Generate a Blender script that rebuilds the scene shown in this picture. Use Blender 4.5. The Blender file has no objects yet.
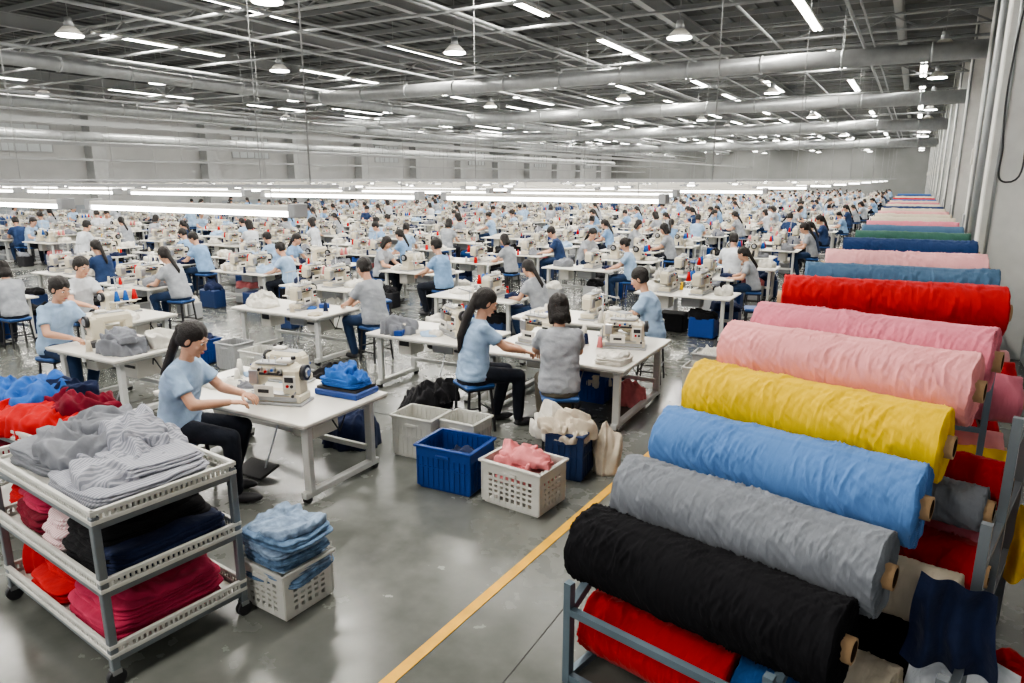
import bpy, bmesh, math, random
from mathutils import Vector, Matrix, noise
random.seed(7)
SC = bpy.context.scene
COL = SC.collection
try:
    SC.view_settings.look = 'AgX - Medium High Contrast'
except Exception as e: print('look', e)
V = Vector
# ------------------------------------------------------------------ materials
def mat(name, col, rough=.6, metal=0., bump=0., bscale=40., var=0., vscale=4., emit=0., stripes=None, sheen=0., stretch=None, bdist=.02):
    m = bpy.data.materials.new(name); m.use_nodes = True
    nt = m.node_tree; N = nt.nodes; L = nt.links
    b = N['Principled BSDF']
    b.inputs['Base Color'].default_value = (*col, 1)
    b.inputs['Roughness'].default_value = rough
    b.inputs['Metallic'].default_value = metal
    if rough>.8: b.inputs['Specular IOR Level'].default_value=.2
    if sheen: b.inputs['Sheen Weight'].default_value = sheen
    if emit:
        b.inputs['Emission Color'].default_value = (1, .98, .93, 1)
        b.inputs['Emission Strength'].default_value = emit
    if bump or var or stripes:
        tc = N.new('ShaderNodeTexCoord'); src = tc.outputs['Object']
    if var:
        n = N.new('ShaderNodeTexNoise'); n.inputs['Scale'].default_value = vscale; n.inputs['Detail'].default_value = 5
        r = N.new('ShaderNodeMapRange'); r.inputs[1].default_value=.3; r.inputs[2].default_value=.7
        r.inputs[3].default_value = 1-var; r.inputs[4].default_value = 1+var
        mx = N.new('ShaderNodeVectorMath'); mx.operation='SCALE'; mx.inputs[0].default_value = col
        L.new(src, n.inputs['Vector']); L.new(n.outputs[0], r.inputs[0]); L.new(r.outputs[0], mx.inputs['Scale'])
        L.new(mx.outputs[0], b.inputs['Base Color'])
    if stripes:
        w = N.new('ShaderNodeTexWave'); w.inputs['Scale'].default_value = stripes[0]; w.inputs['Distortion'].default_value=1.5
        w.inputs['Detail Scale'].default_value=.5
        cr = N.new('ShaderNodeValToRGB'); cr.color_ramp.elements[0].position=.45; cr.color_ramp.elements[1].position=.55
        cr.color_ramp.elements[0].color=(*col,1); cr.color_ramp.elements[1].color=(*stripes[1],1)
        L.new(src, w.inputs['Vector']); L.new(w.outputs[0], cr.inputs[0]); L.new(cr.outputs[0], b.inputs['Base Color'])
    if bump:
        if stretch:
            mp = N.new('ShaderNodeMapping'); mp.inputs['Scale'].default_value = stretch; mp.inputs['Rotation'].default_value=(0,.12,.1)
            L.new(src, mp.inputs[0]); src = mp.outputs[0]
        n2 = N.new('ShaderNodeTexNoise'); n2.inputs['Scale'].default_value = bscale; n2.inputs['Detail'].default_value = 4
        bp = N.new('ShaderNodeBump'); bp.inputs['Strength'].default_value = bump; bp.inputs['Distance'].default_value=bdist
        L.new(src, n2.inputs['Vector']); L.new(n2.outputs[0], bp.inputs['Height']); L.new(bp.outputs[0], b.inputs['Normal'])
    return m
def cloth(name, col, **k):
    a = dict(rough=.9, bump=.6, bscale=15, var=.16, vscale=9, sheen=.05); a.update(k)
    return mat('cloth_'+name, col, **a)
SKIN = mat('skin', (.60,.34,.23), .5, var=.05)
HAIR = mat('hair_black', (.012,.009,.008), .55, bump=.6, bscale=90)
LIP = mat('lips', (.45,.13,.12), .5)
EYEW = mat('eye_white', (.8,.8,.78), .3)
SHOE = mat('shoe_dark', (.03,.03,.035), .5)
PANT = cloth('trousers_dark', (.014,.017,.026))
PANTN = cloth('trousers_navy', (.02,.04,.09))
PANTK = cloth('trousers_khaki', (.10,.09,.07))
SB = cloth('shirt_light_blue', (.33,.46,.64)); SB2 = cloth('shirt_sky', (.23,.37,.58))
SG = cloth('shirt_grey', (.34,.36,.39)); SW = cloth('shirt_white', (.62,.65,.69)); SN = cloth('shirt_navy', (.03,.055,.13))
CREAM = mat('machine_cream_enamel', (.62,.57,.45), .35, var=.05)
MWHITE = mat('machine_white', (.70,.68,.62), .35)
DARK = mat('dark_plastic', (.02,.02,.024), .45)
STEEL = mat('brushed_steel', (.45,.46,.48), .32, metal=.9)
TOP = mat('table_laminate', (.74,.72,.66), .3, var=.05)
TEDGE = mat('table_edge', (.40,.40,.38), .5)
LEG = mat('leg_white_steel', (.55,.56,.54), .4)
RACK = mat('rack_bluegrey_steel', (.13,.18,.22), .45, metal=.3, var=.12)
CARTM = mat('cart_grey_steel', (.20,.225,.245), .4, metal=.5, var=.1)
WPL = mat('white_plastic', (.60,.60,.56), .45, var=.08)
BPL = mat('blue_plastic', (.010,.055,.26), .4)
NPL = mat('navy_plastic', (.015,.04,.13), .45)
GPL = mat('grey_plastic', (.36,.37,.38), .5)
SEAT = mat('stool_seat_blue', (.02,.08,.24), .5)
CARD = mat('cardboard', (.42,.28,.16), .85, bump=.2, var=.1)
CARD_SHADE = mat('cardboard_inside', (.06,.035,.02), .9)  # shade of the hollow roll core, painted in as a darker cardboard colour
LED = mat('led_diffuser', (.9,.9,.9), .5, emit=13)
LAMPG = mat('highbay_glow', (.9,.9,.9), .5, emit=30)
LAMPG.cycles.emission_sampling='NONE'
RED = cloth('red', (.50,.014,.016)); MAR = cloth('maroon', (.17,.010,.025)); NAVY = cloth('navy', (.014,.022,.06))
BLK = cloth('black', (.010,.010,.012)); GRYC = cloth('grey', (.20,.21,.235)); WHC = cloth('white', (.66,.64,.58))
DENIM = cloth('denim', (.13,.21,.33), var=.45, vscale=22); DENIM2 = cloth('denim_pale', (.22,.30,.42), var=.4, vscale=20); BLU = cloth('royal_blue', (.03,.12,.40))
PNKC = cloth('salmon_pink', (.62,.20,.21)); LPK = cloth('light_pink', (.70,.44,.43)); ROSE = cloth('rose', (.42,.035,.085))
STRIPE = cloth('grey_striped', (.24,.25,.29), var=0, stripes=(15,(.40,.41,.46)))
STRIPE2 = cloth('pink_striped', (.60,.36,.38), var=0, stripes=(18,(.80,.68,.68)))
BEI = cloth('beige', (.56,.50,.40)); YELC = cloth('yellow', (.78,.48,.01))
PLASTICW = mat('clear_wrap', (.75,.78,.82), .15, bump=1., bscale=18)
# ------------------------------------------------------------------ mesh builder
class MB:
    def __init__(s): s.v=[]; s.f=[]; s.m=[]; s.sm=[]; s.mats=[]
    def mi(s, m):
        if m not in s.mats: s.mats.append(m)
        return s.mats.index(m)
    def add(s, vs, fs, m, smooth=False):
        o=len(s.v); i=s.mi(m) if m else 0
        s.v.extend([tuple(x) for x in vs])
        for f in fs: s.f.append([a+o for a in f]); s.m.append(i); s.sm.append(smooth)
    def box(s, c, sz, m, bev=0., rz=0., R=None):
        h=[x/2 for x in sz]
        if R is None: R = Matrix.Rotation(rz,3,'Z') if rz else None
        c=V(c); vs=[];fs=[]
        b=min(bev, *(x*.95 for x in h)) if bev else 0
        sg=[(x,y,z) for x in(-1,1) for y in(-1,1) for z in(-1,1)]
        if not b:
            for t in sg: vs.append(V((t[0]*h[0],t[1]*h[1],t[2]*h[2])))
            fs=[[0,1,3,2],[4,6,7,5],[0,4,5,1],[2,3,7,6],[0,2,6,4],[1,5,7,3]]
        else:
            idx={}
            for t in sg:
                for a in range(3):
                    p=[t[k]*(h[k]-(0 if k==a else b)) for k in range(3)]
                    idx[t,a]=len(vs); vs.append(V(p))
                fs.append([idx[t,0],idx[t,1],idx[t,2]])
            for a in range(3):
                o=[k for k in range(3) if k!=a]
                for sa in(-1,1):
                    q=[]
                    for (u,w) in((-1,-1),(1,-1),(1,1),(-1,1)):
                        t=[0,0,0]; t[a]=sa;t[o[0]]=u;t[o[1]]=w; q.append(idx[tuple(t),a])
                    fs.append(q)
            for a in range(3):
                for bb in range(a+1,3):
                    c3=3-a-bb
                    for sa in(-1,1):
                        for sb in(-1,1):
                            t=[0,0,0];t[a]=sa;t[bb]=sb;t[c3]=-1;t2=list(t);t2[c3]=1
                            t=tuple(t);t2=tuple(t2)
                            fs.append([idx[t,a],idx[t,bb],idx[t2,bb],idx[t2,a]])
        if R: vs=[R@v for v in vs]
        s.add([v+c for v in vs],fs,m)
    def bar(s,p0,p1,w,m,h=None):
        p0=V(p0);p1=V(p1);d=(p1-p0);L=d.length;d.normalize()
        up=V((0,0,1)) if abs(d.z)<.95 else V((0,1,0))
        x=d.cross(up).normalized();y=x.cross(d)
        R=Matrix((x,d,y)).transposed()
        s.box((p0+p1)/2,(w,L,h or w),m,R=R)
    def tube(s,p0,p1,r0,r1,m,n=12,caps=True,smooth=True):
        p0=V(p0);p1=V(p1);d=(p1-p0)
        if d.length<1e-6:return
        d.normalize();up=V((0,0,1)) if abs(d.z)<.9 else V((1,0,0))
        x=d.cross(up).normalized();y=d.cross(x)
        vs=[]
        for p,r in((p0,r0),(p1,r1)):
            for i in range(n):
                a=2*math.pi*i/n;vs.append(p+x*math.cos(a)*r+y*math.sin(a)*r)
        s.add(vs,[[i,(i+1)%n,n+(i+1)%n,n+i] for i in range(n)],m,smooth)
        if caps: s.add(vs,[list(range(n))[::-1],list(range(n,2*n))],m,False)
    def ell(s,c,r,m,ax=None,nu=14,nv=9):
        ax=ax or (V((1,0,0)),V((0,1,0)),V((0,0,1)));c=V(c);vs=[];fs=[]
        if not hasattr(r,'__len__'): r=(r,r,r)
        for j in range(1,nv):
            t=math.pi*j/nv
            for i in range(nu):
                a=2*math.pi*i/nu
                vs.append(c+ax[0]*(r[0]*math.sin(t)*math.cos(a))+ax[1]*(r[1]*math.sin(t)*math.sin(a))+ax[2]*(r[2]*math.cos(t)))
        for j in range(nv-2):
            for i in range(nu):fs.append([j*nu+i,j*nu+(i+1)%nu,(j+1)*nu+(i+1)%nu,(j+1)*nu+i])
        T=len(vs);vs+= [c+ax[2]*r[2],c-ax[2]*r[2]]
        for i in range(nu):
            fs.append([T,(i+1)%nu,i]);fs.append([T+1,(nv-2)*nu+i,(nv-2)*nu+(i+1)%nu])
        s.add(vs,fs,m,True)
    def cap(s,p0,p1,r0,r1,m,n=12):
        s.tube(p0,p1,r0,r1,m,n,False);s.ell(p0,r0,m,nu=n,nv=8);s.ell(p1,r1,m,nu=n,nv=8)
    def loft(s,secs,m,n=20,p=2.3):
        vs=[]
        for (c,x,y,rx,ry) in secs:
            for i in range(n):
                a=2*math.pi*i/n;ca,sa=math.cos(a),math.sin(a)
                vs.append(V(c)+x*(rx*math.copysign(abs(ca)**(2/p),ca))+y*(ry*math.copysign(abs(sa)**(2/p),sa)))
        fs=[]
        for k in range(len(secs)-1):
            for i in range(n):fs.append([k*n+i,k*n+(i+1)%n,(k+1)*n+(i+1)%n,(k+1)*n+i])
        fs.append(list(range(n))[::-1]);fs.append([len(vs)-n+i for i in range(n)])
        s.add(vs,fs,m,True)
    def lump(s,c,sz,m,seed=0,e=.8,amp=.3,rz=0.,nu=56,nv=32):
        """crumpled cloth mound with soft folds; c = centre of base"""
        c=V(c);o=V((seed*7.3,seed*3.1,seed*5.7));R=Matrix.Rotation(rz,3,'Z');g_=[];fs=[]
        K=max(8,nv//2+6);n=nu;A=amp*min(sz[2],.15)
        ang0=noise.noise(o)*3.14;ca0,sa0=math.cos(ang0),math.sin(ang0)
        def sm(t):t=max(0,min(1,t));return t*t*(3-2*t)
        def h(x,y,z):
            X=x/.25;Y=y/.25;Z=z/.25
            wob=noise.noise(V((X*.9,Y*.9,Z*.4))+o);wob2=noise.noise(V((X*1.3,Y*1.3,Z*.5+8))+o)
            u=X*ca0+Y*sa0+wob*1.1;w_=-X*sa0+Y*ca0+wob2*1.1
            f1=sm(1-abs(noise.noise(V((u*1.5,w_*.55,Z*.4+1.7))+o))*2.4)
            f2=sm(1-abs(noise.noise(V((u*1.1+w_*1.5,w_*.6-u*.4,Z*.5+4.1))+o))*3)
            f3=sm(1-abs(noise.noise(V((u*3.4,w_*1.3,Z*.9+9.1))+o))*2.6)
            return wob*.9+f1*.75+f2*.55+f3*.3-.7
        for k in range(K+1):
            q=k/K;row=[]
            for i in range(n):
                a=2*math.pi*i/n;ca,sa=math.cos(a),math.sin(a);pe=max(.35,e)
                rr=1/((abs(ca)**(2/pe)+abs(sa)**(2/pe))**(pe/2))
                edge=1+amp*.5*noise.noise(V((ca*1.6,sa*1.6,0))+o)+amp*.22*noise.noise(V((ca*4.5,sa*4.5,q*1.5))+o)
                if q<.6: t=q/.6;rad=t*.86; prof=1-.40*e*t**1.8
                else:
                    t=(q-.6)/.4;rad=.86+.16*math.sin(t*math.pi*.62);prof=(1-.40*e)*(1-t**1.7)
                x=ca*rr*rad*edge*sz[0]/2;y=sa*rr*rad*edge*sz[1]/2;z=sz[2]*prof
                g=h(x,y,z);z=z+A*1.5*g*min(1,prof*2.5)
                if q>.45:
                    w=min(1,(q-.45)*4);kk=A*.9*g*w;x+=ca*kk;y+=sa*kk
                row.append(V((x,y,max(0,z))))
            g_.append(row)
        for it in range(3 if n>80 else 1):
            ng=[[v.copy() for v in r] for r in g_]
            for k in range(1,K):
                for i in range(n):
                    ng[k][i]=g_[k][i]*.4+(g_[k-1][i]+g_[k+1][i]+g_[k][i-1]+g_[k][(i+1)%n])*.15
            g_=ng
        vs=[c+R@v for r in g_ for v in r]
        for k in range(K):
            for i in range(n):fs.append([k*n+i,k*n+(i+1)%n,(k+1)*n+(i+1)%n,(k+1)*n+i])
        fs.append([K*n+i for i in range(n)])
        s.add(vs,fs,m,True)
    def fold(s,c,sz,m,seed=0,layers=5,rz=0.,nu=96,wav=.5):
        """folded garment: nested, slightly misaligned cloth layers with rounded edges"""
        c=V(c);R=Matrix.Rotation(rz,3,'Z');o=V((seed*4.3,seed*2.1,seed*6.7));T=sz[2]/layers
        rows=[(t/8*.88,1) for t in range(9)]+[(.95,.95),(.985,.80),(1.0,.5),(.985,.2),(.95,.05),(.85,0),(.4,0),(0,0)]
        for l in range(layers):
            vs=[];fs=[];ox=noise.noise(o+V((l*3.1,0,0)))*.02;oy=noise.noise(o+V((0,l*2.7,0)))*.02
            tw=1+noise.noise(o+V((0,0,l*3.3)))*.07
            for (rd,zz) in rows:
                for i in range(nu):
                    a=2*math.pi*i/nu;ca,sa=math.cos(a),math.sin(a);pe=.34
                    rr=1/((abs(ca)**(2/pe)+abs(sa)**(2/pe))**(pe/2))
                    ed=tw*(1+.05*noise.noise(V((ca*1.6,sa*1.6,l*.9))+o)+.018*noise.noise(V((ca*5,sa*5,l*2.2))+o))
                    x=ca*rr*rd*ed*sz[0]/2+ox*rd;y=sa*rr*rd*ed*sz[1]/2+oy*rd
                    w=noise.noise(V((x*4,y*4,0))+o)+.4*noise.noise(V((x*9,y*9,2))+o)
                    cr=max(0,1-abs(noise.noise(V((x*5+w,y*3,5))+o))*2.6);cr=cr*cr*(3-2*cr)
                    z=(l+zz*1.15)*T*(1-.10*rd**4)+(l+zz)/layers*.030*wav*(w*1.1+cr*.6)
                    vs.append(c+R@V((x,y,max(0.001*l,z))))
            K=len(rows)
            for k in range(K-1):
                for i in range(nu):fs.append([k*nu+i,k*nu+(i+1)%nu,(k+1)*nu+(i+1)%nu,(k+1)*nu+i])
            s.add(vs,fs,m,True)
    def mesh(s,name):
        me=bpy.data.meshes.new(name);me.from_pydata(s.v,[],s.f)
        for m in s.mats:me.materials.append(m)
        me.polygons.foreach_set('material_index',s.m);me.polygons.foreach_set('use_smooth',s.sm)
        bm=bmesh.new();bm.from_mesh(me);bmesh.ops.remove_doubles(bm,verts=bm.verts,dist=1e-5);bmesh.ops.recalc_face_normals(bm,faces=bm.faces);bm.to_mesh(me);bm.free()
        me.update();return me
    def obj(s,name,loc=(0,0,0),rz=0.):
        return place(s.mesh(name),name,loc,rz)
def place(me,name,loc=(0,0,0),rz=0.,sc=1.):
    o=bpy.data.objects.new(name,me);COL.objects.link(o);o.location=loc;o.rotation_euler=(0,0,rz);o.scale=(sc,)*3;return o
def remesh(mb,vox,it=4):
    me=mb.mesh('tmp');o=bpy.data.objects.new('tmp',me);COL.objects.link(o)
    r=o.modifiers.new('r','REMESH');r.mode='VOXEL';r.voxel_size=vox
    sm=o.modifiers.new('s','SMOOTH');sm.factor=.5;sm.iterations=it
    dg=bpy.context.evaluated_depsgraph_get();dg.update()
    ev=o.evaluated_get(dg);m2=ev.to_mesh()
    vs=[v.co.copy() for v in m2.vertices];fs=[list(p.vertices) for p in m2.polygons]
    ev.to_mesh_clear();bpy.data.objects.remove(o);bpy.data.meshes.remove(me)
    return vs,fs
# ------------------------------------------------------------------ people
def ik(a,t,l1,l2,pole):
    d=t-a;L=min(d.length,.985*(l1+l2));d.normalize()
    ca=(l1*l1+L*L-l2*l2)/(2*l1*L);ca=max(-1,min(1,ca));sa=math.sqrt(1-ca*ca)
    pr=(pole-d*pole.dot(d)).normalized()
    return a+d*(l1*ca)+pr*(l1*sa),a+d*L
def hand(mb,w,d,n,side):
    d=d.normalized();n=(n-d*n.dot(d)).normalized();b=d.cross(n).normalized()*side
    mb.ell(w+d*.045,(.038,.052,.017),SKIN,(b,d,n),12,8)
    for i,l in enumerate((.062,.074,.068,.052)):
        p=w+d*.082+b*(.029-.019*i)
        d1=(d*.94+n*.34).normalized();d2=(d*.5+n*.86).normalized()
        q=p+d1*l*.55;mb.cap(p-d*.01,q,.0095,.0085,SKIN,8);mb.cap(q,q+d2*l*.5,.0085,.007,SKIN,8)
    p=w+d*.028+b*.03;q=p+(d*.6+b*.75+n*.25).normalized()*.035
    mb.cap(p,q,.012,.010,SKIN,8);mb.cap(q,q+(d*.9+b*.2+n*.4).normalized()*.03,.010,.008,SKIN,8)
def person(shirt,pant,hair='pony',lean=.22,twist=0.,hyaw=0.,hpitch=.45,rh=(.13,.43,.735),lh=(-.12,.44,.735),vox=.015,seat=.485,knee=.0,sleeve=.66,wd=1.06):
    """seated worker; local origin under the stool, facing +Y"""
    out=MB();seatz=seat
    pel=V((0,0,seatz+.10));up=V((0,math.sin(lean),math.cos(lean)))
    Rt=Matrix.Rotation(twist,3,up);rt=Rt@V((1,0,0));fw=up.cross(V((1,0,0)));fw=Rt@fw
    r0=V((1,0,0));f0=V((0,1,0))
    def P(h,b=0.):return pel+up*h-fw*b
    shR=P(.435,.01)+rt*.158;shL=P(.435,.01)-rt*.158
    elR,wR=ik(shR,V(rh),.275,.245,(rt*.8+V((0,-.4,-.8))))
    elL,wL=ik(shL,V(lh),.275,.245,(-rt*.8+V((0,-.4,-.8))))
    sk=MB()
    sk.loft([(P(.30),rt,fw,.12,.08),(P(.42),rt,fw,.14,.08),(P(.465),rt,fw,.11,.065),(P(.50,-.005),rt,fw,.052,.052),(P(.60,-.03),rt,fw,.045,.05)],SKIN)
    for sh,el,w in((shR,elR,wR),(shL,elL,wL)):
        sk.cap(sh,el,.046,.040,SKIN);mid=el.lerp(w,.3)
        sk.cap(el,mid,.041,.040,SKIN);sk.cap(mid,w,.040,.027,SKIN)
    a,b=remesh(sk,vox*.8,4);out.add(a,b,SKIN,True)
    for w,el,s_ in((wR,elR,-1),(wL,elL,1)):
        hd=(w-el).normalized();hand(out,w,hd*.9+V((0,.15,-.1)),V((0,0,-1)),-s_)
    st=MB();W=wd
    st.loft([(P(-.07),r0,f0,.180*W,.150),(P(.03,.01),r0,f0,.180*W,.145),(P(.15,.018),r0,f0,.165*W,.126),(P(.28,.02),rt,fw,.172*W,.126),(P(.37,.015),rt,fw,.176*W,.120),(P(.435,.008),rt,fw,.166*W,.097),(P(.478,.004),rt,fw,.122,.072),(P(.507,-.002),rt,fw,.066,.062)],shirt,24)
    for sh,el in((shR,elR),(shL,elL)):
        q=sh.lerp(el,sleeve);st.cap(sh,sh.lerp(el,.3),.058,.062,shirt);st.tube(sh.lerp(el,.2),q,.061,.068,shirt)
    a,b=remesh(st,vox,5)
    o=V((len(shirt.name)*1.3,seat*9+lean*13,twist*11+hpitch*7))
    aa=[]
    for v in a:
        k=noise.noise(V((v.x*6,v.y*6,v.z*9))+o);k2=1-abs(noise.noise(V((v.x*7+v.z*8,v.y*7,v.z*15))+o));
        c=V((0,P(.2).y,v.z));dd=(v-c);dd.z=0
        aa.append(v+(dd.normalized() if dd.length>1e-4 else V((0,0,0)))*(.009*k+.010*(k2**4-.4)))
    out.add(aa,b,shirt,True)
    tr=MB();tr.loft([(V((0,0,seatz-.005)),r0,f0,.172,.16),(V((0,0,seatz+.06)),r0,f0,.172,.15),(V((0,.0,seatz+.14)),r0,f0,.155,.12)],pant)
    for sx in(-1,1):
        hip=V((sx*.088,.02,seatz+.080));kn=V((sx*(.13+knee),.42,seatz+.030));an=V((sx*(.12+knee),.36+.06*sx,.10))
        tr.cap(hip,kn,.094,.068,pant);tr.cap(kn,kn.lerp(an,.35),.066,.066,pant);tr.cap(kn.lerp(an,.35),an,.066,.052,pant)
        ft=an+V((0,.05,-.062));out.ell(ft+V((0,.02,0)),(.042,.125,.038),SHOE);out.cap(an,an+V((0,0,-.04)),.036,.04,SHOE)
    a,b=remesh(tr,vox,4);out.add(a,b,pant,True)
    Rh=Matrix.Rotation(hyaw,3,V((0,0,1)));hf=Rh@V((0,1,0));hx=V((hf.y,-hf.x,0)).normalized()
    Rp=Matrix.Rotation(-hpitch,3,hx);hy=Rp@hf;hz=hx.cross(hy);G=1.06
    hc=P(.665,-.035)+hy*.012
    def H(x,y,z):return hc+(hx*x+hy*y+hz*z)*G
    ax=(hx*G,hy*G,hz*G);hd=MB();hxg,hyg=hx*G,hy*G
    hd.ell(H(0,-.008,.028),(.073,.090,.083),SKIN,ax,24,16)
    hd.loft([(H(0,.022,-.108),hxg,hyg,.022,.030),(H(0,.028,-.095),hxg,hyg,.038,.045),(H(0,.020,-.055),hxg,hyg,.056,.062),(H(0,.012,0),hxg,hyg,.066,.074),(H(0,.0,.05),hxg,hyg,.062,.075)],SKIN)
    hd.loft([(H(0,.083,.018),hxg,hyg,.007,.008),(H(0,.092,-.012),hxg,hyg,.010,.012),(H(0,.098,-.028),hxg,hyg,.016,.014),(H(0,.084,-.040),hxg,hyg,.013,.008)],SKIN,12)
    for sx in(-1,1):
        hd.ell(H(sx*.034,.066,-.022),(.022,.018,.02),SKIN,ax)
        hd.ell(H(sx*.074,-.004,-.004),(.009,.019,.031),SKIN,ax)
        hd.ell(H(sx*.028,.078,.028),(.022,.010,.008),SKIN,ax)
    hd.ell(H(0,.084,-.060),(.022,.012,.011),SKIN,ax);hd.ell(H(0,.074,-.096),(.016,.014,.012),SKIN,ax)
    hd.cap(H(0,-.02,-.04),P(.53,-.01),.047,.048,SKIN)
    a,b=remesh(hd,.0065 if vox<.02 else .011,2);out.add(a,b,SKIN,True)
    for sx in(-1,1):
        out.ell(H(sx*.030,.078,.010),(.013,.008,.007),EYEW,ax,10,6);out.ell(H(sx*.030,.0835,.009),(.0062,.004,.0062),HAIR,ax,8,6)
        out.ell(H(sx*.031,.0865,.032),(.018,.004,.0035),HAIR,ax,8,6)
    out.ell(H(0,.0925,-.060),(.021,.006,.0075),LIP,ax,10,6)
    ha=MB();ha.ell(H(0,-.022,.046),(.085,.100,.089),HAIR,ax,24,16)
    for sx in(-1,1):
        ha.ell(H(sx*.050,-.030,.012),(.036,.064,.072),HAIR,ax)
    dn=V((0,0,-1))
    if hair=='pony':
        t=H(0,-.115,.035);ha.ell(t,(.034,.034,.034),HAIR,ax);q=t-hf*.045+dn*.10;ha.cap(t,q,.030,.038,HAIR);q2=P(.36,.15);ha.cap(q,q2,.038,.028,HAIR);ha.cap(q2,q2+dn*.06,.028,.010,HAIR)
        ha.ell(H(0,-.06,-.03),(.06,.055,.055),HAIR,ax)
    elif hair=='long':
        t=H(0,-.112,.03);q=P(.54,.12);q2=P(.33,.17);q3=P(.18,.17)
        ha.cap(t,q,.036,.046,HAIR);ha.cap(q,q2,.046,.040,HAIR);ha.cap(q2,q3,.040,.012,HAIR);ha.ell(H(0,-.07,-.03),(.062,.05,.06),HAIR,ax)
    elif hair=='bob':
        ha.ell(H(0,-.045,-.035),(.082,.066,.095),HAIR,ax);ha.ell(H(0,-.05,-.080),(.084,.064,.065),HAIR,ax)
        for sx in(-1,1):ha.cap(H(sx*.066,.005,.03),H(sx*.074,-.01,-.110),.030,.028,HAIR)
    elif hair=='bun':
        ha.ell(H(0,-.125,.03),(.040,.036,.040),HAIR,ax);ha.ell(H(0,-.06,-.02),(.058,.05,.05),HAIR,ax)
    else:
        ha.ell(H(0,-.055,-.015),(.062,.050,.052),HAIR,ax)
    a,b=remesh(ha,.007 if vox<.02 else .012,3)
    aa=[]
    for v in a:
        l=v-hc;k=noise.noise(V((l.dot(hx)*55,l.dot(hy)*7,l.dot(hz)*7)));k2=noise.noise(V((l.dot(hx)*20,l.dot(hy)*4,l.dot(hz)*4+7)));aa.append(v+l.normalized()*(.005*k+.004*k2))
    out.add(aa,b,HAIR,True)
    return out.mesh('garment_worker')
# ------------------------------------------------------------------ furniture
def stool_mesh():
    b=MB();b.box((0,0,.485),(.36,.32,.05),SEAT,.018);b.box((0,0,.452),(.33,.29,.016),DARK)
    for x in(-1,1):
        for y in(-1,1):b.bar((x*.14,y*.12,.45),(x*.17,y*.15,.0),.022,DARK)
        b.bar((x*.16,-.14,.15),(x*.16,.14,.15),.016,DARK)
    for y in(-1,1):b.bar((-.155,y*.137,.22),(.155,y*.137,.22),.016,DARK)
    return b.mesh('stool')
def table_mesh(w,d,motor=True):
    b=MB();b.box((0,0,.745),(w,d,.030),TOP,.006);b.box((0,0,.722),(w-.02,d-.02,.018),TEDGE)
    for sx in(-1,1):
        x=sx*(w/2-.13)
        for sy in(-1,1):
            b.box((x,sy*(d/2-.14),.40),(.08,.06,.64),LEG,.006)
            b.tube((x-.03,sy*(d/2-.10),.03),(x+.03,sy*(d/2-.10),.03),.03,.03,DARK,12)
        b.box((x,0,.075),(.07,d-.12,.06),LEG,.006);b.box((x,0,.69),(.05,d-.16,.05),LEG,.005)
    b.box((0,d/2-.20,.25),(w-.26,.04,.05),LEG,.005);b.box((0,d/2-.2,.66),(w-.26,.04,.06),LEG,.005)
    if motor:
        b.box((.12,.0,.60),(.34,.2,.2),GPL,.02);b.tube((-.05,0,.60),(-.14,0,.60),.08,.08,DARK,18)
        b.box((-w*.28,0,.56),(.22,.3,.26),MWHITE,.01);b.box((-w*.28,-.152,.6),(.16,.006,.10),DARK)
        b.box((w*.26,.05,.55),(.26,.34,.24),MWHITE,.01);b.box((w*.26,-.13,.57),(.2,.01,.03),DARK)
        b.box((0,-d*.22,.06),(.38,.24,.025),DARK,.005,R=Matrix.Rotation(.25,3,'X'));b.bar((.1,-d*.2,.07),(.12,0,.55),.012,STEEL)
        for k in range(5):
            x=-.5*w+.3+k*.3*w/1.8;b.tube((x,.05,.70),(x+.12,.12,.46),.008,.008,DARK,6);b.tube((x+.12,.12,.46),(x+.28,.05,.70),.008,.008,DARK,6)
    return b.mesh('sewing_table')
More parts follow.
